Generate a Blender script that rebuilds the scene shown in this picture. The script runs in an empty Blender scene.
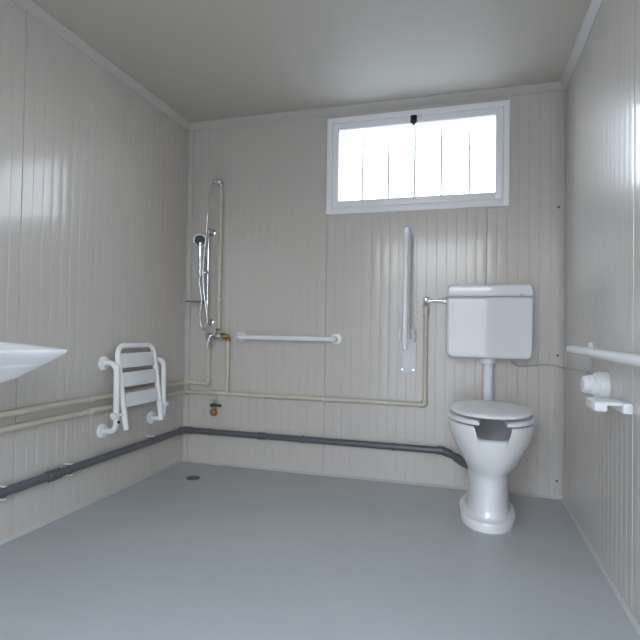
import bpy, bmesh, math, random
from mathutils import Vector, Matrix
random.seed(4)
sc = bpy.context.scene
C = sc.collection
PI = math.pi
W, H, D = 2.472, 2.402, 3.45            # room: x 0..W, y -D..0, z 0..H

# ------------------------------------------------------------------ materials
def mat(name, col, rough=.5, metal=0., spec=.5, coat=0., coat_r=.08, noise=0., nscale=8., bump=0., bscale=200., stretch=(1, 1, 1)):
    m = bpy.data.materials.new(name); m.use_nodes = True
    nt = m.node_tree; b = nt.nodes['Principled BSDF']
    b.inputs['Base Color'].default_value = (*col, 1)
    b.inputs['Roughness'].default_value = rough
    b.inputs['Metallic'].default_value = metal
    b.inputs['Specular IOR Level'].default_value = spec
    b.inputs['Coat Weight'].default_value = coat
    b.inputs['Coat Roughness'].default_value = coat_r
    tc = nt.nodes.new('ShaderNodeTexCoord'); mp = nt.nodes.new('ShaderNodeMapping')
    mp.inputs['Scale'].default_value = stretch
    nt.links.new(tc.outputs['Object'], mp.inputs['Vector'])
    if noise:
        n = nt.nodes.new('ShaderNodeTexNoise'); n.inputs['Scale'].default_value = nscale; n.inputs['Detail'].default_value = 5
        nt.links.new(mp.outputs['Vector'], n.inputs['Vector'])
        r = nt.nodes.new('ShaderNodeMix'); r.data_type = 'RGBA'
        r.inputs['A'].default_value = (*[c * (1 - noise) for c in col], 1)
        r.inputs['B'].default_value = (*[min(1, c * (1 + noise)) for c in col], 1)
        nt.links.new(n.outputs['Fac'], r.inputs['Factor']); nt.links.new(r.outputs['Result'], b.inputs['Base Color'])
    if bump:
        n2 = nt.nodes.new('ShaderNodeTexNoise'); n2.inputs['Scale'].default_value = bscale
        nt.links.new(mp.outputs['Vector'], n2.inputs['Vector'])
        bp = nt.nodes.new('ShaderNodeBump'); bp.inputs['Strength'].default_value = bump; bp.inputs['Distance'].default_value = .002
        nt.links.new(n2.outputs['Fac'], bp.inputs['Height']); nt.links.new(bp.outputs['Normal'], b.inputs['Normal'])
    return m

M = {}
M['panel'] = mat('painted_panel', (.562, .524, .485), .38, spec=.5, coat=.7, coat_r=.13, noise=.02, nscale=3)
M['ceil'] = mat('ceiling_panel', (.54, .50, .44), .55, noise=.02, nscale=2)
M['trim'] = mat('painted_trim', (.53, .503, .47), .35)
M['basetrim'] = mat('base_trim', (.52, .52, .51), .4)
M['floor'] = mat('vinyl_floor', (.44, .455, .46), .38, spec=.45, noise=.06, nscale=2.2, bump=.03, bscale=60)
M['pvc'] = mat('white_pvc', (.91, .90, .93), .3, noise=.01)
M['black'] = mat('black_plastic', (.02, .02, .024), .4)
M['enamel'] = mat('white_enamel_tube', (.86, .865, .87), .22, coat=.3, noise=.01)
M['plastic'] = mat('white_plastic', (.78, .79, .81), .3, noise=.01)
M['cistern'] = mat('cistern_plastic', (.76, .77, .79), .05, spec=.55, noise=.005)
M['ceramic'] = mat('glazed_ceramic', (.80, .80, .81), .1, coat=.6, noise=.008)
M['pipe'] = mat('cream_pipe', (.58, .545, .45), .32, noise=.05, nscale=12)
M['clip'] = mat('pipe_clip_plastic', (.62, .60, .55), .4)
M['drain'] = mat('dark_grey_pvc', (.10, .108, .12), .3, noise=.08, nscale=10)
M['chrome'] = mat('chrome', (.72, .73, .75), .12, metal=1., noise=.02)
M['hose'] = mat('chrome_hose', (.66, .67, .69), .2, metal=1., noise=.05, nscale=90)
M['brass'] = mat('brass', (.45, .29, .12), .3, metal=1., noise=.08, nscale=40)
M['copper'] = mat('copper_cap', (.50, .23, .11), .4, metal=.6, noise=.1, nscale=40)
M['green'] = mat('dark_green_lever', (.02, .045, .03), .4)
M['smoke'] = mat('smoky_clear_plastic', (.25, .26, .27), .1)
M['tubing'] = mat('grey_air_tubing', (.36, .37, .39), .35)
M['dirt'] = mat('drain_grate', (.13, .13, .13), .4, metal=.3, noise=.1)
M['ground'] = mat('concrete_yard', (.33, .325, .31), .9, noise=.15, nscale=3, bump=.3, bscale=30)
M['sky_block'] = mat('sky_block_surface', (.55, .53, .50), .9, noise=.1, nscale=.5)  # for the unseen block added beyond the doorway
M['steel'] = mat('galvanised_bar', (.43, .43, .44), .5, noise=.03)

def glass():
    m = bpy.data.materials.new('window_glass'); m.use_nodes = True
    nt = m.node_tree; nt.nodes.clear()
    o = nt.nodes.new('ShaderNodeOutputMaterial'); mx = nt.nodes.new('ShaderNodeMixShader')
    t = nt.nodes.new('ShaderNodeBsdfTransparent'); t.inputs['Color'].default_value = (.93, .95, .96, 1)
    g = nt.nodes.new('ShaderNodeBsdfGlossy'); g.inputs['Roughness'].default_value = .02
    lw = nt.nodes.new('ShaderNodeLayerWeight'); lw.inputs['Blend'].default_value = .5
    pw = nt.nodes.new('ShaderNodeMath'); pw.operation = 'POWER'; pw.inputs[1].default_value = 5
    f = nt.nodes.new('ShaderNodeMath'); f.operation = 'MULTIPLY_ADD'; f.inputs[1].default_value = .9; f.inputs[2].default_value = .04
    nt.links.new(lw.outputs['Facing'], pw.inputs[0]); nt.links.new(pw.outputs[0], f.inputs[0])
    nt.links.new(f.outputs[0], mx.inputs[0]); nt.links.new(t.outputs[0], mx.inputs[1])
    nt.links.new(g.outputs[0], mx.inputs[2]); nt.links.new(mx.outputs[0], o.inputs[0])
    return m
M['glass'] = glass()

# ------------------------------------------------------------------ mesh helpers
def obj(name, bm, m, parent=None, sharp=38):
    bmesh.ops.remove_doubles(bm, verts=bm.verts, dist=1e-6)
    bmesh.ops.recalc_face_normals(bm, faces=bm.faces)
    lim = math.radians(sharp)
    for f in bm.faces: f.smooth = True
    for e in bm.edges:
        if len(e.link_faces) != 2 or e.calc_face_angle(0) > lim: e.smooth = False
    me = bpy.data.meshes.new(name); bm.to_mesh(me); bm.free()
    me.materials.append(m)
    o = bpy.data.objects.new(name, me); C.objects.link(o)
    if parent is not None:
        o.parent = parent
        o.matrix_parent_inverse = Matrix.Translation(-world_loc(parent))
    return o
def world_loc(o): return Vector(o.location)
def thing(name, label, cat, loc, group=None):
    o = bpy.data.objects.new(name, None); C.objects.link(o); o.location = loc; o.empty_display_size = .05
    o['label'] = label; o['category'] = cat
    if group: o['group'] = group
    return o
def tag(o, label, cat, group=None):
    o['label'] = label; o['category'] = cat
    if group: o['group'] = group
    return o
def struct(o): o['kind'] = 'structure'; return o
def nb(): return bmesh.new()

def box(bm, x0, x1, y0, y1, z0, z1, bev=0., seg=2):
    vs = bmesh.ops.create_cube(bm, size=1)['verts']
    for v in vs:
        v.co = Vector(((x0 + x1) / 2 + v.co.x * (x1 - x0), (y0 + y1) / 2 + v.co.y * (y1 - y0), (z0 + z1) / 2 + v.co.z * (z1 - z0)))
    if bev:
        es = list({e for v in vs for e in v.link_edges})
        bmesh.ops.bevel(bm, geom=es, offset=bev, segments=seg, profile=.5, affect='EDGES')
    return bm
def fillet(pts, r, n=6):
    pts = [Vector(p) for p in pts]; out = [pts[0]]
    for a, b, c in zip(pts, pts[1:], pts[2:]):
        u = (a - b); v = (c - b); la, lc = u.length, v.length
        u.normalize(); v.normalize()
        ang = u.angle(v)
        if ang > PI - .02: out.append(b); continue
        t = min(r / math.tan(ang / 2), la * .49, lc * .49); rr = t * math.tan(ang / 2)
        bis = (u + v).normalized(); ctr = b + bis * (rr / math.sin(ang / 2))
        p0 = b + u * t - ctr; p1 = b + v * t - ctr
        full = p0.angle(p1)
        for k in range(n + 1):
            s = k / n
            out.append(ctr + (p0 * math.sin((1 - s) * full) + p1 * math.sin(s * full)) / math.sin(full))
    out.append(pts[-1]); return out
def smooth_path(pts, n=8):
    P = [Vector(p) for p in pts]; P = [P[0] * 2 - P[1]] + P + [P[-1] * 2 - P[-2]]; out = []
    for i in range(1, len(P) - 2):
        for k in range(n):
            t = k / n; a, b, c, d = P[i - 1:i + 3]
            out.append(.5 * ((2 * b) + (c - a) * t + (2 * a - 5 * b + 4 * c - d) * t * t + (3 * b - a - 3 * c + d) * t ** 3))
    out.append(P[-2]); return out
def tube(bm, pts, r, n=16, closed=False):
    pts = [Vector(p) for p in pts]; rs = r if isinstance(r, (list, tuple)) else [r] * len(pts)
    rings = []; up = None
    for i, p in enumerate(pts):
        if closed: d = pts[(i + 1) % len(pts)] - pts[i - 1]
        else: d = pts[min(i + 1, len(pts) - 1)] - pts[max(i - 1, 0)]
        d.normalize()
        if up is None:
            up = Vector((0, 0, 1)) if abs(d.z) < .9 else Vector((1, 0, 0))
        up = (up - d * up.dot(d)).normalized(); s = d.cross(up)
        rings.append([bm.verts.new(p + (up * math.cos(2 * PI * k / n) + s * math.sin(2 * PI * k / n)) * rs[i]) for k in range(n)])
    pairs = list(zip(rings, rings[1:])) + ([(rings[-1], rings[0])] if closed else [])
    for a, b in pairs:
        for k in range(n): bm.faces.new((a[k], a[(k + 1) % n], b[(k + 1) % n], b[k]))
    if not closed:
        bm.faces.new(rings[0]); bm.faces.new(rings[-1])
    return bm
def lathe(bm, o, axis, prof, n=32):
    """prof: list of (radius, distance along axis) from point o"""
    o = Vector(o); a = Vector(axis).normalized()
    u = a.orthogonal().normalized(); v = a.cross(u); rings = []
    for r, h in prof:
        if r < 1e-6: rings.append([bm.verts.new(o + a * h)])
        else: rings.append([bm.verts.new(o + a * h + (u * math.cos(2 * PI * k / n) + v * math.sin(2 * PI * k / n)) * r) for k in range(n)])
    for A, B in zip(rings, rings[1:]):
        for k in range(n):
            q = [A[k % len(A)], A[(k + 1) % len(A)], B[(k + 1) % len(B)], B[k % len(B)]]
            q = list(dict.fromkeys(q))
            if len(q) > 2: bm.faces.new(q)
    if len(rings[0]) > 1: bm.faces.new(rings[0])
    if len(rings[-1]) > 1: bm.faces.new(rings[-1])
    return bm
def cyl(bm, a, b, r, n=24, ch=.0):
    a = Vector(a); b = Vector(b); L = (b - a).length
    ch = min(ch, r * .6, L * .4)
    prof = [(r - ch, 0), (r, ch), (r, L - ch), (r - ch, L)] if ch else [(r, 0), (r, L)]
    return lathe(bm, a, b - a, prof, n)
def loft(bm, rings, cap0=True, cap1=True):
    R = [[bm.verts.new(p) for p in r] for r in rings]; n = len(R[0])
    for a, b in zip(R, R[1:]):
        for k in range(n): bm.faces.new((a[k], a[(k + 1) % n], b[(k + 1) % n], b[k]))
    if cap0: bm.faces.new(R[0])
    if cap1: bm.faces.new(R[-1])
    return bm
def prism(bm, poly, fn, t0, t1):
    """extrude 2D polygon; fn(u, v, t) -> 3D"""
    a = [bm.verts.new(fn(u, v, t0)) for u, v in poly]; b = [bm.verts.new(fn(u, v, t1)) for u, v in poly]; n = len(poly)
    bm.faces.new(a); bm.faces.new(b)
    for k in range(n): bm.faces.new((a[k], a[(k + 1) % n], b[(k + 1) % n], b[k]))
    return bm

# ------------------------------------------------------------------ ribbed sandwich panel walls
PITCH = 1.0 / 17
def rib_profile(u0, u1, joint):
    """(u, d): d is how far behind the face the sheet lies"""
    pts = [(u0, 0.)]
    k0 = math.floor((u0 - joint) / PITCH); k1 = math.ceil((u1 - joint) / PITCH)
    for k in range(k0, k1 + 1):
        c = joint + k * PITCH
        if k % 17 == 0: w, d = .0032, .006
        else: w, d = .0019, .0012
        for q in ((c - w, 0), (c - w * .25, d), (c + w * .25, d), (c + w, 0)):
            if u0 + 1e-4 < q[0] < u1 - 1e-4: pts.append(q)
        for j in range(1, 6):                      # the flats bow out very slightly
            u = c + w + (PITCH - 2 * w) * j / 6
            if u0 + 1e-4 < u < u1 - 1e-4: pts.append((u, -.00045 * math.sin(PI * j / 6)))
    pts.append((u1, 0.)); return pts
def rib_sheet(bm, u0, u1, z0, z1, joint, fn, thick=.05):
    poly = rib_profile(u0, u1, joint) + [(u1, thick), (u0, thick)]
    prism(bm, poly, fn, z0, z1)
T = .05
HX0, HX1, HZ0, HZ1 = 1.052, 2.152, 1.715, 2.318         # hole for the window
fb = lambda u, d, z: (u, d, z)
bm = nb()
rib_sheet(bm, -T, HX0, -.02, H, 1.042, fb); rib_sheet(bm, HX1, W + T, -.02, H, 1.042, fb)
rib_sheet(bm, HX0, HX1, -.02, HZ0, 1.042, fb); rib_sheet(bm, HX0, HX1, HZ1, H, 1.042, fb)
struct(obj('wall_back', bm, M['panel'], sharp=20))
bm = nb(); rib_sheet(bm, -D, 0, -.02, H, -1.386, lambda u, d, z: (-d, u, z)); struct(obj('wall_left', bm, M['panel'], sharp=20))
bm = nb(); rib_sheet(bm, -D, 0, -.02, H, -1.225, lambda u, d, z: (W + d, u, z)); struct(obj('wall_right', bm, M['panel'], sharp=20))
DX0, DX1, DZ = .85, 2.18, 2.15                             # doorway the photo is taken from
ff = lambda u, d, z: (u, -D - d, z)
bm = nb(); rib_sheet(bm, -T, DX0, -.02, H, .3, ff); rib_sheet(bm, DX1, W + T, -.02, H, .3, ff); rib_sheet(bm, DX0, DX1, DZ, H, .3, ff)
struct(obj('wall_front', bm, M['panel'], sharp=20))
dj = nb()
for a in ((DX0 - .03, DX0 + .02, 0, DZ + .03), (DX1 - .02, DX1 + .03, 0, DZ + .03), (DX0 + .02, DX1 - .02, DZ - .02, DZ + .03)):
    box(dj, a[0], a[1], -D - T - .012, -D + .012, a[2], a[3], .004)
struct(obj('door_1', dj, M['trim']))
struct(obj('floor', box(nb(), -T, W + T, -D - T, T, -.06, 0), M['floor']))
struct(obj('ceiling', box(nb(), -T, W + T, -D - T, T, H, H + .05), M['ceil']))
struct(obj('ground', box(nb(), -40, 40, -45, 40, -.30, -.16), M['ground']))

struct(obj('added_sky_block', box(nb(), -14, 16, -15, -12, -.2, 2.6), M['sky_block']))  # unseen block added to dim the bright horizon in the doorway's reflections

# cornices, corner strips and base strips
c = .038
tri = [(0, 0), (0, -c), (.006, -c), (.012, -c + .004), (c - .004, -.012), (c, -.006), (c, 0)]
def cornice(n, fn, t0, t1): struct(obj('trim_%d' % n, prism(nb(), tri, fn, t0, t1), M['trim'], sharp=25))
cornice(1, lambda u, v, t: (t, -u, H + v), 0, W)
cornice(2, lambda u, v, t: (u, t, H + v), -D, 0)
cornice(3, lambda u, v, t: (W - u, t, H + v), -D, 0)
cornice(4, lambda u, v, t: (t, -D + u, H + v), 0, W)
bt = [(0, 0), (.014, 0), (.014, .002), (.006, .008), (.003, .012), (0, .012)]
def base(side, fn, t0, t1): struct(obj('baseboard_' + side, prism(nb(), bt, fn, t0, t1), M['basetrim'], sharp=25))
base('back', lambda u, v, t: (t, -u, v), 0, W)
base('left', lambda u, v, t: (u, t, v), -D, 0)
base('right', lambda u, v, t: (W - u, t, v), -D, 0)
bm = nb(); box(bm, W - .055, W, -.004, 0, .02, H - c, .001); box(bm, W - .004, W, -.045, 0, .02, H - c, .001)
t5 = struct(obj('trim_5', bm, M['trim']))
for z in (.10, .82, 1.68): obj('screw', lathe(nb(), (W - .036, -.004, z), (0, -1, 0), [(.007, 0), (.006, .002), (.003, .0035), (0, .004)], 14), M['drain'], t5)
bm = nb(); box(bm, 0, .012, -.003, 0, .02, H - c, .001); box(bm, 0, .003, -.012, 0, .02, H - c, .001)
struct(obj('trim_6', bm, M['trim']))

# ------------------------------------------------------------------ window
w1 = bpy.data.objects.new('window_1', None); C.objects.link(w1); w1.location = (1.6, 0, 1.70); struct(w1)
def ring_frame(x0, x1, z0, z1, bw, y0, y1, bev=.004, bb=None):
    bb = bb or bw; bm = nb()
    box(bm, x0, x0 + bw, y0, y1, z0, z1, bev); box(bm, x1 - bw, x1, y0, y1, z0, z1, bev)
    box(bm, x0 + bw - .002, x1 - bw + .002, y0 + .0006, y1, z0, z0 + bb, bev); box(bm, x0 + bw - .002, x1 - bw + .002, y0 + .0006, y1, z1 - bw, z1, bev)
    return bm
obj('frame', ring_frame(1.038, 2.166, 1.70, 2.333, .036, -.024, .05, .005, .044), M['pvc'], w1)
sash = obj('sash', ring_frame(1.075, 2.129, 1.745, 2.296, .044, -.016, .035, .005), M['pvc'], w1)
obj('pane', box(nb(), 1.116, 2.088, .008, .014, 1.786, 2.255), M['glass'], sash)
bm = nb(); box(bm, 1.580, 1.620, -.040, -.016, 2.244, 2.296, .010, 3); box(bm, 1.592, 1.608, -.030, -.016, 2.236, 2.25, .002)
obj('latch', bm, M['black'], sash)
g = thing('security_grille', 'thin vertical bars of the grille outside the high window', 'grille', (1.6, .10, 1.66))
for x in (1.255, 1.428, 1.598, 1.765, 1.938):
    obj('bar', cyl(nb(), (x, .10, 1.655), (x, .10, 2.375), .0076, 12), M['steel'], g)
for z in (1.645, 2.373):
    bm = nb(); box(bm, 1.02, 2.19, .095, .105, z, z + .012)
    for x in (1.03, 2.17): box(bm, x, x + .01, .0495, .0955, z + .001, z + .011)
    obj('cross_rail', bm, M['steel'], g)

# ------------------------------------------------------------------ shower seat on the left wall
s = thing('shower_chair', 'white slatted shower chair folded up against the left wall', 'shower chair', (0, -.6, .36))
def flange(o, ax, r=.041, t=.016):
    return lathe(nb(), o, ax, [(r, 0), (r, t * .45), (r * .93, t * .75), (r * .55, t), (0, t)], 28)
TR = .0165
for y in (-.83, -.385):
    obj('bracket', tube(nb(), fillet([(.002, y, .742), (.088, y, .742), (.092, y, .37), (.002, y, .37)], .055, 8), TR), M['enamel'], s)
    for z in (.742, .37): obj('mounting_flange', flange((0, y, z), (1, 0, 0)), M['enamel'], s)
def fx(z): return .046 + (.838 - z) * .145
ya, yb = -.772, -.438
pts = fillet([(fx(.372), ya, .372), (fx(.838), ya - .012, .838), (fx(.838), yb - .002, .838), (fx(.372), yb, .372)], .06, 8)
obj('seat_frame', tube(nb(), pts, TR), M['enamel'], s)
for z0, z1 in ((.712, .795), (.606, .688), (.494, .573)):
    x0, x1 = fx(z0), fx(z1); bm = nb()
    box(bm, -.008, .008, ya + .002, yb - .004, z0, z1, .006)
    for v in bm.verts: v.co.x += fx(v.co.z)
    obj('slat', bm, M['plastic'], s)
for y, d in ((-.83, 1), (-.385, -1)):
    bm = nb(); cyl(bm, (.092, y - .03 * d, .46), (fx(.46), y + .058 * d, .46), .009, 16, .002); lathe(bm, (.092, y - .02 * d, .46), (0, 1, 0), [(.0, -.010), (.0185, -.010), (.0185, .010), (0, .010)], 20)
    obj('hinge', bm, M['enamel'], s)
obj('hinge_bolt', lathe(nb(), (.105, -.83, .425), (1, -.4, 0), [(.008, 0), (.008, .006), (0, .007)], 12), M['black'], s)

# ------------------------------------------------------------------ water pipes (cream plastic)
PR, PYo = .0142, -.0245
def clip_at(p, axis, parent, r=PR, m='clip', wall=(0, 1, 0)):
    p = Vector(p); a = Vector(axis); w = Vector(wall); bm = nb()
    lathe(bm, p - a * .007, a, [(r + .003, 0), (r + .004, .003), (r + .004, .011), (r + .003, .014)], 20)
    off = abs(p.dot(w)) if False else r + .008
    u = a.cross(w); q = p + w * (off * .5)
    for sx in (-1, 1):
        pass
    lo = [min(q[i] - abs(a[i]) * .007 - abs(u[i]) * .006 - abs(w[i]) * off * .5, q[i] + abs(a[i]) * .007 + abs(u[i]) * .006 + abs(w[i]) * off * .5) for i in range(3)]
    hi = [q[i] + abs(a[i]) * .007 + abs(u[i]) * .006 + abs(w[i]) * off * .5 for i in range(3)]
    box(bm, lo[0], hi[0], lo[1], hi[1], lo[2], hi[2])
    return obj('pipe_clip', bm, M[m], parent)
def socket(p, axis, L, parent, r=PR + .004, name='coupling', m='pipe'):
    a = Vector(axis).normalized(); p = Vector(p)
    return obj(name, cyl(nb(), p - a * L / 2, p + a * L / 2, r, 22, .003), M[m], parent)
def elbow(corner, d1, d2, parent, r=PR + .004, L=.028, m='pipe'):
    c_ = Vector(corner)
    pts = fillet([c_ + Vector(d1) * L, c_, c_ + Vector(d2) * L], L * .6, 6)
    return obj('elbow', tube(nb(), pts, r, 20), M[m], parent)
HZ, CZ = .562, .497
hp = thing('water_pipe', 'upper cream water pipe along left wall rising to the mixer\'s left side', 'pipe', (0, -1.2, HZ))
obj('tube', tube(nb(), fillet([(.0245, -2.7, HZ), (.0245, PYo, HZ), (.206, PYo, HZ), (.206, PYo, .868)], .012, 5), PR, 18), M['pipe'], hp)
elbow((.0245, PYo, HZ), (0, -1, 0), (1, 0, 0), hp); elbow((.206, PYo, HZ), (-1, 0, 0), (0, 0, 1), hp)
for y in (-.95, -1.85, -.28): clip_at((.0245, y, HZ), (0, 1, 0), hp, wall=(-1, 0, 0))
clip_at((.105, PYo, HZ), (1, 0, 0), hp)
cp = thing('water_pipe', 'lower cream water pipe running below the grab bar and up to the cistern valve', 'pipe', (0, -1.2, CZ))
obj('tube', tube(nb(), fillet([(.0245, -2.7, CZ), (.0245, PYo, CZ), (1.688, PYo, CZ), (1.688, PYo, 1.118)], .012, 5), PR, 18), M['pipe'], cp)
obj('branch', tube(nb(), [(.352, PYo, CZ), (.352, PYo, .872)], PR, 18), M['pipe'], cp)
obj('tap_branch', tube(nb(), [(.258, PYo, CZ), (.258, PYo, .452)], PR, 18), M['pipe'], cp)
elbow((.0245, PYo, CZ), (0, -1, 0), (1, 0, 0), cp); elbow((1.688, PYo, CZ), (-1, 0, 0), (0, 0, 1), cp)
socket((.352, PYo, CZ), (1, 0, 0), .05, cp, name='tee'); socket((.258, PYo, CZ), (1, 0, 0), .05, cp, name='tee')
socket((1.688, PYo, 1.075), (0, 0, 1), .055, cp, PR + .006)
for y in (-.95, -1.85, -.28): clip_at((.0245, y, CZ), (0, 1, 0), cp, wall=(-1, 0, 0))
for x in (.62, 1.05, 1.45): clip_at((x, PYo, CZ), (1, 0, 0), cp)
for z in (.72, .93): clip_at((1.688, PYo, z), (0, 0, 1), cp)
rp = thing('water_pipe', 'vertical cream riser pipe from the mixer up to the hose elbow', 'pipe', (.278, PYo, .93))
obj('tube', tube(nb(), [(.278, PYo, .935), (.278, PYo, 1.95)], PR, 18), M['pipe'], rp)
for z in (1.15, 1.36, 1.62): clip_at((.278, PYo, z), (0, 0, 1), rp)
obj('elbow', tube(nb(), fillet([(.278, PYo, 1.925), (.278, PYo, 1.962), (.278, -.045, 1.962), (.238, -.045, 1.962)], .014, 5), PR + .004, 20), M['chrome'], rp)

# ------------------------------------------------------------------ mixer
mx = thing('shower_mixer', 'chrome lever mixer with a brass nut left of the horizontal grab bar', 'mixer tap', (.262, -.03, .87))
bm = nb(); my, mz = -.052, .892
cyl(bm, (.222, my, mz), (.326, my, mz), .021, 26, .004); cyl(bm, (.278, my - .005, mz + .002), (.278, my - .03, mz + .002), .02, 24, .006)
obj('body', bm, M['chrome'], mx)
obj('lever', tube(nb(), smooth_path([(.284, my - .026, mz + .010), (.274, my - .05, mz + .012), (.258, my - .062, mz - .012), (.248, my - .066, mz - .048), (.240, my - .066, mz - .088)], 6), [.011] * 12 + [.009] * 12 + [.008], 14), M['chrome'], mx)
obj('left_union', tube(nb(), fillet([(.230, my, mz), (.206, my, mz), (.206, PYo, mz - .012), (.206, PYo, mz - .045)], .018, 6), .0175, 18), M['chrome'], mx)
cyl_bm = nb(); cyl(cyl_bm, (.318, my, mz), (.336, my, mz), .024, 6, .003); tube(cyl_bm, fillet([(.33, my, mz), (.352, my, mz), (.352, PYo, mz - .008), (.352, PYo, mz - .034)], .018, 6), .0185, 18)
obj('brass_union', cyl_bm, M['brass'], mx)
bm = nb(); cyl(bm, (.278, my + .004, mz + .012), (.278, PYo, mz + .036), .014, 18); cyl(bm, (.278, PYo, mz + .03), (.278, PYo, mz + .052), .0185, 6, .002)
obj('top_union', bm, M['chrome'], mx)

# ------------------------------------------------------------------ stop tap
st = thing('stop_tap', 'small tap with copper coloured cap hanging under the lower cream pipe', 'tap', (.258, -.03, .39))
bm = nb(); cyl(bm, (.258, PYo, .468), (.258, PYo, .43), .0155, 6, .002); cyl(bm, (.258, PYo, .432), (.258, PYo, .40), .014, 18, .002); cyl(bm, (.258, PYo, .418), (.258, -.058, .418), .011, 18, .002)
obj('body', bm, M['chrome'], st)
bm = nb(); box(bm, .246, .332, -.068, -.056, .409, .426, .005); cyl(bm, (.258, -.056, .418), (.258, -.07, .418), .012, 18, .002)
obj('handle', bm, M['green'], st)
bm = nb(); tube(bm, fillet([(.258, PYo, .405), (.258, PYo, .385), (.258, -.045, .368)], .01, 4), .013, 16); lathe(bm, (.262, -.03, .372), (0, -.75, -.5), [(.017, 0), (.024, .005), (.026, .014), (.024, .024), (.017, .030), (.010, .032)], 22)
obj('outlet_cap', bm, M['copper'], st)

# ------------------------------------------------------------------ shower rail, handset, hose, soap shelf
RX, RY = .208, -.06
sr = thing('shower_rail', 'vertical chrome slide rail in the back left corner', 'shower rail', (RX, 0, .98))
obj('rail', tube(nb(), [(RX, RY, .965), (RX, RY, 1.632)], .0095, 16), M['chrome'], sr)
for z in (.985, 1.618):
    bm = nb(); cyl(bm, (RX, 0, z), (RX, RY - .012, z), .0125, 20, .003); lathe(bm, (RX, 0, z), (0, -1, 0), [(.024, 0), (.024, .006), (.015, .012)], 24)
    cyl(bm, (RX, RY, z - .02), (RX, RY, z + .02), .0145, 20, .003)
    obj('rail_bracket', bm, M['chrome'], sr)
bm = nb(); cyl(bm, (RX, RY, 1.305), (RX, RY, 1.35), .016, 20, .004); cyl(bm, (RX - .028, RY - .03, 1.328), (RX + .014, RY - .012, 1.328), .011, 18, .003)
cyl(bm, (RX + .004, RY - .006, 1.328), (RX + .01, RY - .032, 1.328), .012, 18, .004)
lathe(bm, (RX - .033, RY - .048, 1.312), (-.05, -.1, 1), [(.013, 0), (.017, 0), (.019, .032), (.015, .032)], 20)
obj('slider', bm, M['chrome'], sr)
# handset
hs = thing('hand_shower', 'chrome hand shower with dark face hanging on the slide rail', 'hand shower', (.166, -.11, 1.33))
hx, hy = RX - .033, RY - .048
obj('handle', tube(nb(), smooth_path([(hx + .002, hy, 1.305), (hx + .001, hy - .002, 1.36), (hx, hy - .005, 1.43), (hx, hy - .006, 1.49), (hx, hy - .004, 1.53)], 5), [.010, .0105, .011, .0115, .012, .012, .0125, .013, .013, .0135, .0135, .0135, .0135, .0135, .0135, .014, .014, .015, .016, .017, .017], 16), M['chrome'], hs)
ctr = Vector((hx, hy - .012, 1.545)); ax = Vector((.42, -.85, -.28)).normalized()
head = obj('head', lathe(nb(), ctr - ax * .012, ax, [(.012, -.014), (.028, -.008), (.040, .006), (.0425, .016), (.040, .021), (.036, .021)], 30), M['chrome'], hs)
obj('spray_face', lathe(nb(), ctr - ax * .012, ax, [(.0385, .0205), (.037, .0235), (0, .025)], 30), M['black'], head)
# hose
hose_pts = [(.240, -.047, 1.962), (.238, -.075, 1.945), (.240, -.105, 1.89), (.238, -.125, 1.80), (.234, -.128, 1.70), (.225, -.122, 1.60), (.210, -.112, 1.50), (.198, -.104, 1.40), (.193, -.098, 1.28), (.205, -.095, 1.15), (.224, -.094, 1.05), (.228, -.092, .985),
            (.206, -.09, .935), (.180, -.092, .965), (.172, -.096, 1.03), (.185, -.1, 1.12), (.178, -.104, 1.20), (.168, -.108, 1.27), (hx + .002, hy, 1.306)]
hz = tag(obj('shower_hose', tube(nb(), smooth_path(hose_pts, 8), .006, 12), M['hose']), 'flexible chrome hose looping from the pipe top down below the slide rail', 'hose')
# soap shelf
ss = thing('soap_dish', 'thin smoky soap dish clipped on the lower part of the slide rail', 'soap dish', (.12, -.06, 1.12))
bm = nb()
loft(bm, [[(.115 + .075 * a * math.cos(t), -.062 + .048 * a * math.sin(t), z) for t in [2 * PI * k / 40 for k in range(40)]] for a, z in ((.85, 1.124), (1, 1.131), (1.0, 1.134), (.94, 1.134), (.82, 1.128))])
obj('tray', bm, M['smoke'], ss)
obj('clamp', cyl(nb(), (RX, RY, 1.108), (RX, RY, 1.142), .0155, 20, .003), M['chrome'], ss)

# ------------------------------------------------------------------ grab bars
gb = thing('grab_bar', 'white horizontal grab bar on the back wall beside the mixer', 'grab bar', (.78, 0, .888))
obj('bar', tube(nb(), fillet([(.443, -.002, .888), (.443, -.072, .888), (1.115, -.072, .888), (1.115, -.002, .888)], .035, 8), .0165, 20), M['enamel'], gb)
for x in (.443, 1.115): obj('mounting_flange', flange((x, 0, .888), (0, -1, 0), .039, .018), M['enamel'], gb)

fbar = thing('fold_up_grab_bar', 'white hinged grab rail folded upright under the window', 'grab rail', (1.58, 0, .69))
bm = nb(); box(bm, 1.532, 1.630, -.008, 0, .686, .962, .003)
obj('wall_plate', bm, M['plastic'], fbar)
for x, z in ((1.545, .705), (1.615, .705), (1.545, .94), (1.615, .94)): obj('screw', lathe(nb(), (x, -.008, z), (0, -1, 0), [(.008, 0), (.007, .003), (0, .004)], 12), M['chrome'], fbar)
bm = nb()
for x in (1.535, 1.612): box(bm, x, x + .012, -.085, -.006, .88, .955, .005)
cyl(bm, (1.528, -.05, .918), (1.634, -.05, .918), .011, 18, .003)
obj('hinge', bm, M['plastic'], fbar)
fxx = 1.580
obj('rail', tube(nb(), fillet([(fxx, -.05, .90), (fxx, -.05, 1.56), (fxx, -.185, 1.56), (fxx, -.185, .842)], .06, 8), .0155, 20), M['enamel'], fbar)
obj('spacer', tube(nb(), [(fxx, -.05, 1.02), (fxx, -.185, .98)], .0125, 16), M['enamel'], fbar)
obj('end_cap', lathe(nb(), (fxx, -.185, .845), (0, 0, -1), [(.0165, -.01), (.017, 0), (.012, .012), (0, .016)], 20), M['plastic'], fbar)

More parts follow.
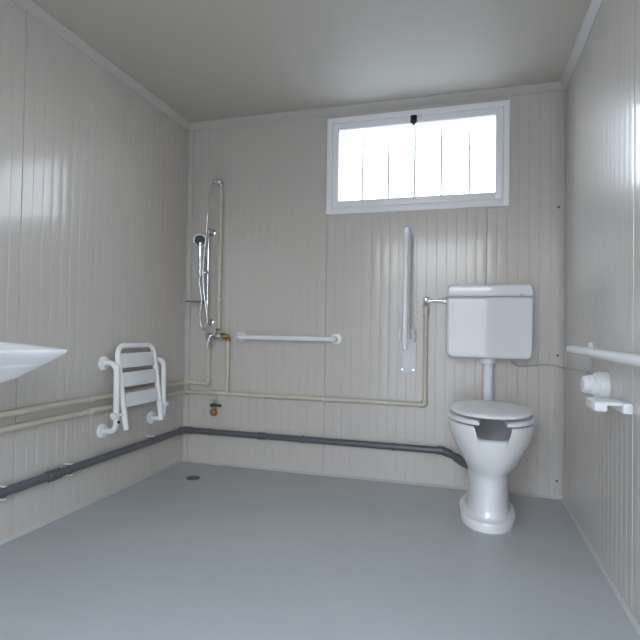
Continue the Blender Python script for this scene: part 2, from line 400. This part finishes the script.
rb = thing('grab_bar', 'white grab bar along the right wall above the round push button', 'grab bar', (W, -1.15, .874))
BX = 2.402
bm = nb(); tube(bm, [(BX, -1.98, .874), (BX, -.555, .874)], .0185, 22); lathe(bm, (BX, -.555, .874), (0, 1, 0), [(.0185, 0), (.016, .010), (.009, .016), (0, .018)], 22); lathe(bm, (BX, -1.98, .874), (0, -1, 0), [(.0185, 0), (.016, .010), (.009, .016), (0, .018)], 22)
obj('bar', bm, M['enamel'], rb)
for y in (-.64, -1.85):
    obj('post', tube(nb(), [(BX, y, .874), (W - .002, y, .874)], .0145, 18), M['enamel'], rb)
    obj('mounting_flange', flange((W, y, .874), (-1, 0, 0), .038, .016), M['enamel'], rb)

# ------------------------------------------------------------------ push button, its air tube, and the bracket below
pb = thing('flush_button', 'round white push button sticking out of the right wall', 'button', (W, -.90, .742))
obj('base', lathe(nb(), (W, -.90, .742), (-1, 0, 0), [(.056, 0), (.056, .032), (.054, .035), (.051, .036), (.050, .046), (.044, .051), (0, .051)], 40), M['plastic'], pb)
obj('knob', lathe(nb(), (W - .050, -.90, .742), (-1, 0, 0), [(.040, 0), (.040, .014), (.037, .016), (.036, .034), (.031, .040), (0, .041)], 36), M['plastic'], pb)
at = tag(obj('air_tube', tube(nb(), smooth_path([(2.185, -.03, .7965), (2.19, -.018, .775), (2.225, -.009, .752), (2.29, -.008, .756), (2.36, -.008, .766), (2.425, -.009, .762), (W - .012, -.016, .752), (W - .008, -.10, .752), (W - .012, -.45, .765), (W - .040, -.75, .778), (W - .066, -.866, .776)], 8), .0042, 10), M['tubing']),
         'thin grey tube running round the right corner to the push button', 'tube')
br = thing('roll_bracket', 'small white bracket on the right wall under the round push button', 'bracket', (W, -1.12, .64))
bm = nb(); box(bm, W - .117, W, -1.220, -1.080, .701, .714, .005)
obj('top_plate', bm, M['plastic'], br)
obj('front_lip', box(nb(), W - .117, W - .076, -1.227, -1.090, .681, .711, .006), M['plastic'], br)
obj('wall_block', box(nb(), W - .030, W, -1.230, -1.080, .677, .713, .005), M['plastic'], br)

# ------------------------------------------------------------------ drain pipe
DR, DZp, DYo = .0205, .229, -.036
dp = thing('drain_pipe', 'dark grey drain pipe low along the left and back walls', 'pipe', (0, -1.2, DZp))
obj('tube', tube(nb(), fillet([(.036, -2.7, DZp + .006), (.036, DYo, DZp), (1.80, DYo, DZp), (1.865, -.062, .208), (1.925, -.11, .188), (1.968, -.145, .184)], .03, 6), DR, 22), M['drain'], dp)
elbow((.036, DYo, DZp), (0, -1, 0), (1, 0, 0), dp, DR + .005, .06, 'drain')
obj('elbow', tube(nb(), fillet([(1.765, DYo, DZp), (1.80, DYo, DZp), (1.845, -.054, .217)], .02, 6), DR + .005, 22), M['drain'], dp)
obj('toilet_connector', tube(nb(), [(1.878, -.072, .203), (1.925, -.11, .188), (1.962, -.140, .1845)], [DR + .006, DR + .008, DR + .008], 22), M['drain'], dp)
socket((.036, -1.20, DZp + .003), (0, 1, 0), .075, dp, DR + .006, m='drain')
socket((.62, DYo, DZp), (1, 0, 0), .06, dp, DR + .004, m='drain')
for y in (-1.10, -1.475, -.42, -2.2): 
    ck = clip_at((.036, y, DZp + .003), (0, 1, 0), dp, DR, 'drain', (-1, 0, 0))
    for sz in (-1, 1): obj('clip_lug', box(nb(), .002, .05, y - .009, y + .009, DZp + .003 + sz * (DR + .007) - .0035, DZp + .003 + sz * (DR + .007) + .0035, .002), M['plastic'], ck)
for x in (.235, .91, 1.50): clip_at((x, DYo, DZp), (1, 0, 0), dp, DR, 'drain')

# ------------------------------------------------------------------ floor drain
fd = thing('floor_drain', 'small dark round drain in the floor near the back left corner', 'drain', (.284, -.335, 0))
bm = nb(); lathe(bm, (.284, -.335, 0), (0, 0, 1), [(.043, 0), (.043, .003), (.038, .004), (.034, .002), (0, .002)], 36)
obj('rim', bm, M['dirt'], fd)
bm = nb()
for k in range(-3, 4):
    h_ = math.sqrt(.033 ** 2 - (k * .0095) ** 2); box(bm, .284 + k * .0095 - .0025, .284 + k * .0095 + .0025, -.335 - h_, -.335 + h_, .0022, .0042)
obj('grate', bm, M['dirt'], fd)

# ------------------------------------------------------------------ toilet
TX = 2.052
tl = thing('toilet', 'white floor-standing toilet with lid down and cut-out front', 'toilet', (TX, -.4, 0))
N = 256
def sec(z, hw, yf, yb, p=2.25, cut=None, dx=0.):
    yc = yb - (yb - yf) * .48; out = []
    for k in range(N):
        t = 2 * PI * k / N; ct, sn = math.cos(t), math.sin(t)
        x = hw * math.copysign(abs(ct) ** (2 / p), ct)
        ry = (yb - yc) if sn > 0 else (yc - yf)
        y = yc + ry * math.copysign(abs(sn) ** (2 / p), sn)
        zz = z
        if cut is not None and sn < 0:
            q = (abs(x) - .040) / .044; q = max(0, min(1, q)) ** 5
            zz = min(z, cut + (.52 - cut) * q)
        out.append((TX + dx + x, y, zz))
    return out
rings = [sec(0, .137, -.655, -.16, dx=-.014), sec(.006, .139, -.657, -.16, dx=-.014), sec(.036, .139, -.657, -.16, dx=-.014), sec(.044, .136, -.654, -.16, dx=-.014), sec(.048, .124, -.642, -.16, dx=-.013), sec(.052, .113, -.628, -.16, dx=-.012), sec(.062, .108, -.620, -.155, dx=-.011), sec(.10, .104, -.612, -.15, dx=-.010),
         sec(.16, .101, -.606, -.14, dx=-.008), sec(.22, .101, -.606, -.14, dx=-.007), sec(.245, .104, -.610, -.14, dx=-.006), sec(.262, .113, -.622, -.135, dx=-.004), sec(.285, .128, -.640, -.13), sec(.32, .149, -.661, -.125),
         sec(.36, .170, -.677, -.12), sec(.40, .191, -.689, -.12, 2.2), sec(.44, .205, -.698, -.12, 2.2, .437), sec(.475, .211, -.702, -.12, 2.2, .437), sec(.492, .211, -.702, -.12, 2.2, .437), sec(.498, .208, -.699, -.123, 2.2, .439),
         sec(.501, .200, -.691, -.13, 2.2, .443), sec(.501, .170, -.667, -.19, 2.2, .445), sec(.498, .160, -.657, -.20, 2.1, .442), sec(.49, .154, -.650, -.215, 2.1, .437), sec(.45, .150, -.645, -.22, 2.1, .42), sec(.38, .135, -.62, -.24), sec(.31, .10, -.55, -.27), sec(.26, .06, -.46, -.30)]
obj('bowl', loft(nb(), rings), M['ceramic'], tl, 50)
# seat: a horseshoe, open at the front
def shoe(hw, yf, yb, p=2.2):
    yc = yb - (yb - yf) * .48; out = []
    for k in range(97):
        t = -PI / 2 + 2 * PI * k / 96; ct, sn = math.cos(t), math.sin(t)
        ry = (yb - yc) if sn > 0 else (yc - yf)
        out.append((hw * math.copysign(abs(ct) ** (2 / p), ct), yc + ry * math.copysign(abs(sn) ** (2 / p), sn)))
    return out
def gapped(pts, gx): return [q for q in pts if not (q[1] < -.45 and abs(q[0]) < gx)]
def seat_ring(z, e, hw=.210, yf=-.704, yb=-.165):
    o = gapped(shoe(hw - e, yf + e, yb - e), .060 + e); i = gapped(shoe(.118 + e, yf + .082 - e, yb - .08 + e), .050 + e)
    o = [o[round(k * (len(o) - 1) / 80)] for k in range(81)]; i = [i[round(k * (len(i) - 1) / 60)] for k in range(61)]
    return [(TX + x, y, z) for x, y in o + i[::-1]]
obj('seat', loft(nb(), [seat_ring(.509, .005), seat_ring(.513, 0), seat_ring(.524, 0), seat_ring(.528, .003), seat_ring(.5295, .008)]), M['plastic'], tl)
def lid_ring(z, e, dome=0):
    return [(TX + x, y, z + (-.70 + 0 - y) * -.012) for x, y in shoe(.199 - e, -.677 + e, -.172 - e)[:-1]]
obj('lid', loft(nb(), [lid_ring(0.5400, .010), lid_ring(0.5395, .004), lid_ring(0.5420, 0), lid_ring(0.5510, 0), lid_ring(0.5560, .004), lid_ring(0.5585, .012), lid_ring(0.5610, .06), lid_ring(0.5625, .12), lid_ring(0.5630, .17)]), M['plastic'], tl)
for sx in (-.075, .075):
    bm = nb(); cyl(bm, (TX + sx - .02, -.165, .535), (TX + sx + .02, -.165, .535), .013, 18, .003); cyl(bm, (TX + sx, -.165, .498), (TX + sx, -.165, .535), .012, 18)
    obj('seat_hinge', bm, M['plastic'], tl)
for sx in (-.165, .165):
    obj('seat_buffer', lathe(nb(), (TX + sx, -.53, .4995), (0, 0, 1), [(.009, 0), (.009, .006), (.007, .0096), (0, .0096)], 14), M['tubing'], tl)

# ------------------------------------------------------------------ cistern
cs = thing('cistern', 'white wall-hung plastic cistern above the toilet', 'cistern', (TX, 0, .55))
def rrect(x0, x1, z0, z1, r, n=8, bow=0.):
    out = []
    for cx, cz, a0, rr in ((x1 - r[1], z1 - r[1], 0, r[1]), (x0 + r[0], z1 - r[0], PI / 2, r[0]), (x0 + r[3], z0 + r[3], PI, r[3]), (x1 - r[2], z0 + r[2], 1.5 * PI, r[2])):
        for k in range(n + 1):
            a = a0 + PI / 2 * k / n; out.append((cx + rr * math.cos(a), cz + rr * math.sin(a)))
    return out
def shell(name, z0, z1, taper, radii, y0, m, bow=.0, e_=.016, steps=((0, 0),)):
    bm = nb(); rings = []
    for y, e in steps:
        ring = []
        for x, z in rrect(TX - .238 + e, TX + .238 - e, z0 + e, z1 - e, [max(r_ - e * .5, .004) for r_ in radii]):
            f = (z - .80) / .43; xx = TX + (x - TX) * (1 - taper * (1 - f))
            zz = z + bow * (1 - ((x - TX) / .234) ** 2) * (1 if z > (z0 + z1) / 2 else 0)
            ring.append((xx, y, zz))
        rings.append(ring)
    return loft(bm, rings)
st_ = lambda yf: ((0, 0), (yf + .02, 0), (yf + .008, .0025), (yf + .002, .007), (yf, .014), (yf - .0004, .022), (yf - .0005, .030))
obj('body', shell('b', .798, 1.150, .02, [.004, .004, .034, .034], 0, 'c', steps=st_(-.158)), M['cistern'], cs)
clid = obj('lid', shell('l', 1.1518, 1.222, .02, [.032, .032, .004, .004], 0, 'c', bow=.009, steps=st_(-.161)[:5]), M['cistern'], cs)
obj('maker_mark', box(nb(), 2.212, 2.234, -.1625, -.1605, 1.159, 1.164, .0008), M['tubing'], clid)
bm = nb(); lathe(bm, (TX, -.075, .802), (0, 0, -1), [(.046, 0), (.046, .032), (.043, .036), (.034, .038)], 32)
obj('collar', bm, M['plastic'], cs)
obj('flush_pipe', tube(nb(), fillet([(TX, -.075, .80), (TX, -.075, .44), (TX, -.128, .41)], .03, 6), .0295, 28), M['plastic'], cs)
obj('pipe_seal', cyl(nb(), (TX, -.075, .50), (TX, -.075, .53), .036, 28, .004), M['tubing'], cs)

# cistern inlet valve
iv = thing('inlet_valve', 'small chrome valve joining the cream pipe to the cistern\'s left side', 'valve', (1.70, PYo, 1.11))
bm = nb(); cyl(bm, (1.688, PYo, 1.108), (1.688, PYo, 1.158), .0165, 6, .002); cyl(bm, (1.688, PYo - .002, 1.136), (1.79, PYo - .002, 1.136), .009, 18, .002); cyl(bm, (1.70, PYo - .002, 1.136), (1.716, PYo - .002, 1.136), .0145, 6, .002)
obj('body', bm, M['chrome'], iv)
obj('nut', cyl(nb(), (1.785, PYo - .002, 1.136), (1.8185, PYo - .002, 1.136), .017, 6, .003), M['chrome'], iv)
obj('handle', lathe(nb(), (1.688, PYo - .01, 1.143), (0, -1, 0), [(.007, 0), (.007, .012), (.015, .014), (.015, .024), (.012, .026)], 18), M['chrome'], iv)

# ------------------------------------------------------------------ washbasin (its corner reaches into the picture)
wb = thing('washbasin', 'white washbasin on the left wall, its pointed front corner in view', 'washbasin', (0, -2.04, .70))
def rim(Xs):
    pass
Yc, hwid = -2.045, .338
pl = []
ctrl = [(0.0, -hwid * .86), (.20, -hwid * .93), (.40, -hwid * .985), (.50, -hwid), (.545, -hwid * .995), (.566, -hwid * .96), (.568, -hwid * .90), (.556, -hwid * .72), (.535, -hwid * .45), (.525, -hwid * .2)]
ctrl = ctrl + [(.522, 0)] + [(x, -y) for x, y in ctrl[::-1]]
path = smooth_path([(x * 1.035, y, 0) for x, y in ctrl], 6)
plan = [(p.x, p.y) for p in path]
zr = lambda x: .866 + (.59 - x) * .075
def bring(sx, sy, dz, cx=.24, flat=0.):
    out = []
    for x, y in plan:
        X = cx + (x - cx) * sx if x > .001 or sx < .9 else x
        Y = y * sy
        zz = zr(x) * (1 - flat) + zr(.28) * flat + dz
        out.append((max(X, .0), Yc - Y, zz))
    return out
rings = [bring(.22, .22, -.165, .26, 1), bring(.45, .45, -.150, .25, .8), bring(.66, .70, -.108, .24, .5), bring(.84, .87, -.058, .22, .2), bring(.94, .95, -.029, .2), bring(.99, .992, -.013), bring(1, 1, -.007), bring(.997, .998, -.001), bring(.985, .985, .001), bring(.93, .93, -.004), bring(.90, .89, -.012), bring(.80, .80, -.06, .28, .3), bring(.6, .6, -.105, .28, .7), bring(.2, .2, -.125, .28, 1)]
obj('basin', loft(nb(), rings), M['ceramic'], wb, 60)
obj('drain_outlet', lathe(nb(), (.262, Yc, .718), (0, 0, 1), [(.024, -.09), (.024, 0), (.03, .004), (.03, .03)], 24), M['chrome'], wb)
obj('trap', tube(nb(), fillet([(.262, Yc, .64), (.262, Yc, .52), (.16, Yc, .52), (.16, Yc, .60), (.002, Yc, .60)], .035, 6), .018, 18), M['plastic'], wb)

# ------------------------------------------------------------------ daylight
wd = bpy.data.worlds.new('sky'); sc.world = wd; wd.use_nodes = True
nt = wd.node_tree; bg = nt.nodes['Background']
tc = nt.nodes.new('ShaderNodeTexCoord'); sp = nt.nodes.new('ShaderNodeSeparateXYZ'); rp_ = nt.nodes.new('ShaderNodeValToRGB')
nt.links.new(tc.outputs['Generated'], sp.inputs[0]); nt.links.new(sp.outputs['Z'], rp_.inputs[0]); nt.links.new(rp_.outputs[0], bg.inputs[0])
cr = rp_.color_ramp
cr.elements[0].position = 0.; cr.elements[0].color = (.94, .95, .95, 1)
cr.elements[1].position = .6; cr.elements[1].color = (.68, .81, 1, 1)
bg.inputs[1].default_value = 9.0

# ------------------------------------------------------------------ camera
yaw, pitch, roll, foc = .2828, .0185, .0160, 500.13
f = Vector((-math.sin(yaw) * math.cos(pitch), math.cos(yaw) * math.cos(pitch), math.sin(pitch)))
r = Vector((math.cos(yaw), math.sin(yaw), 0)); u = r.cross(f)
r2 = r * math.cos(roll) + u * math.sin(roll); u2 = r2.cross(f)
cam = bpy.data.cameras.new('camera'); co = bpy.data.objects.new('camera', cam); C.objects.link(co)
cam.sensor_width = 36; cam.lens = 36 * foc / 640; cam.clip_start = .02
co.matrix_world = Matrix(((r2.x, u2.x, -f.x, 1.922), (r2.y, u2.y, -f.y, -3.1605), (r2.z, u2.z, -f.z, .95), (0, 0, 0, 1)))
sc.camera = co
sc.view_settings.view_transform = 'Standard'; sc.view_settings.look = 'None'; sc.view_settings.gamma = 1
sc.view_settings.use_curve_mapping = False
sc.view_settings.exposure = 0.16
sc.cycles.max_bounces = 14; sc.cycles.diffuse_bounces = 10; sc.cycles.glossy_bounces = 6
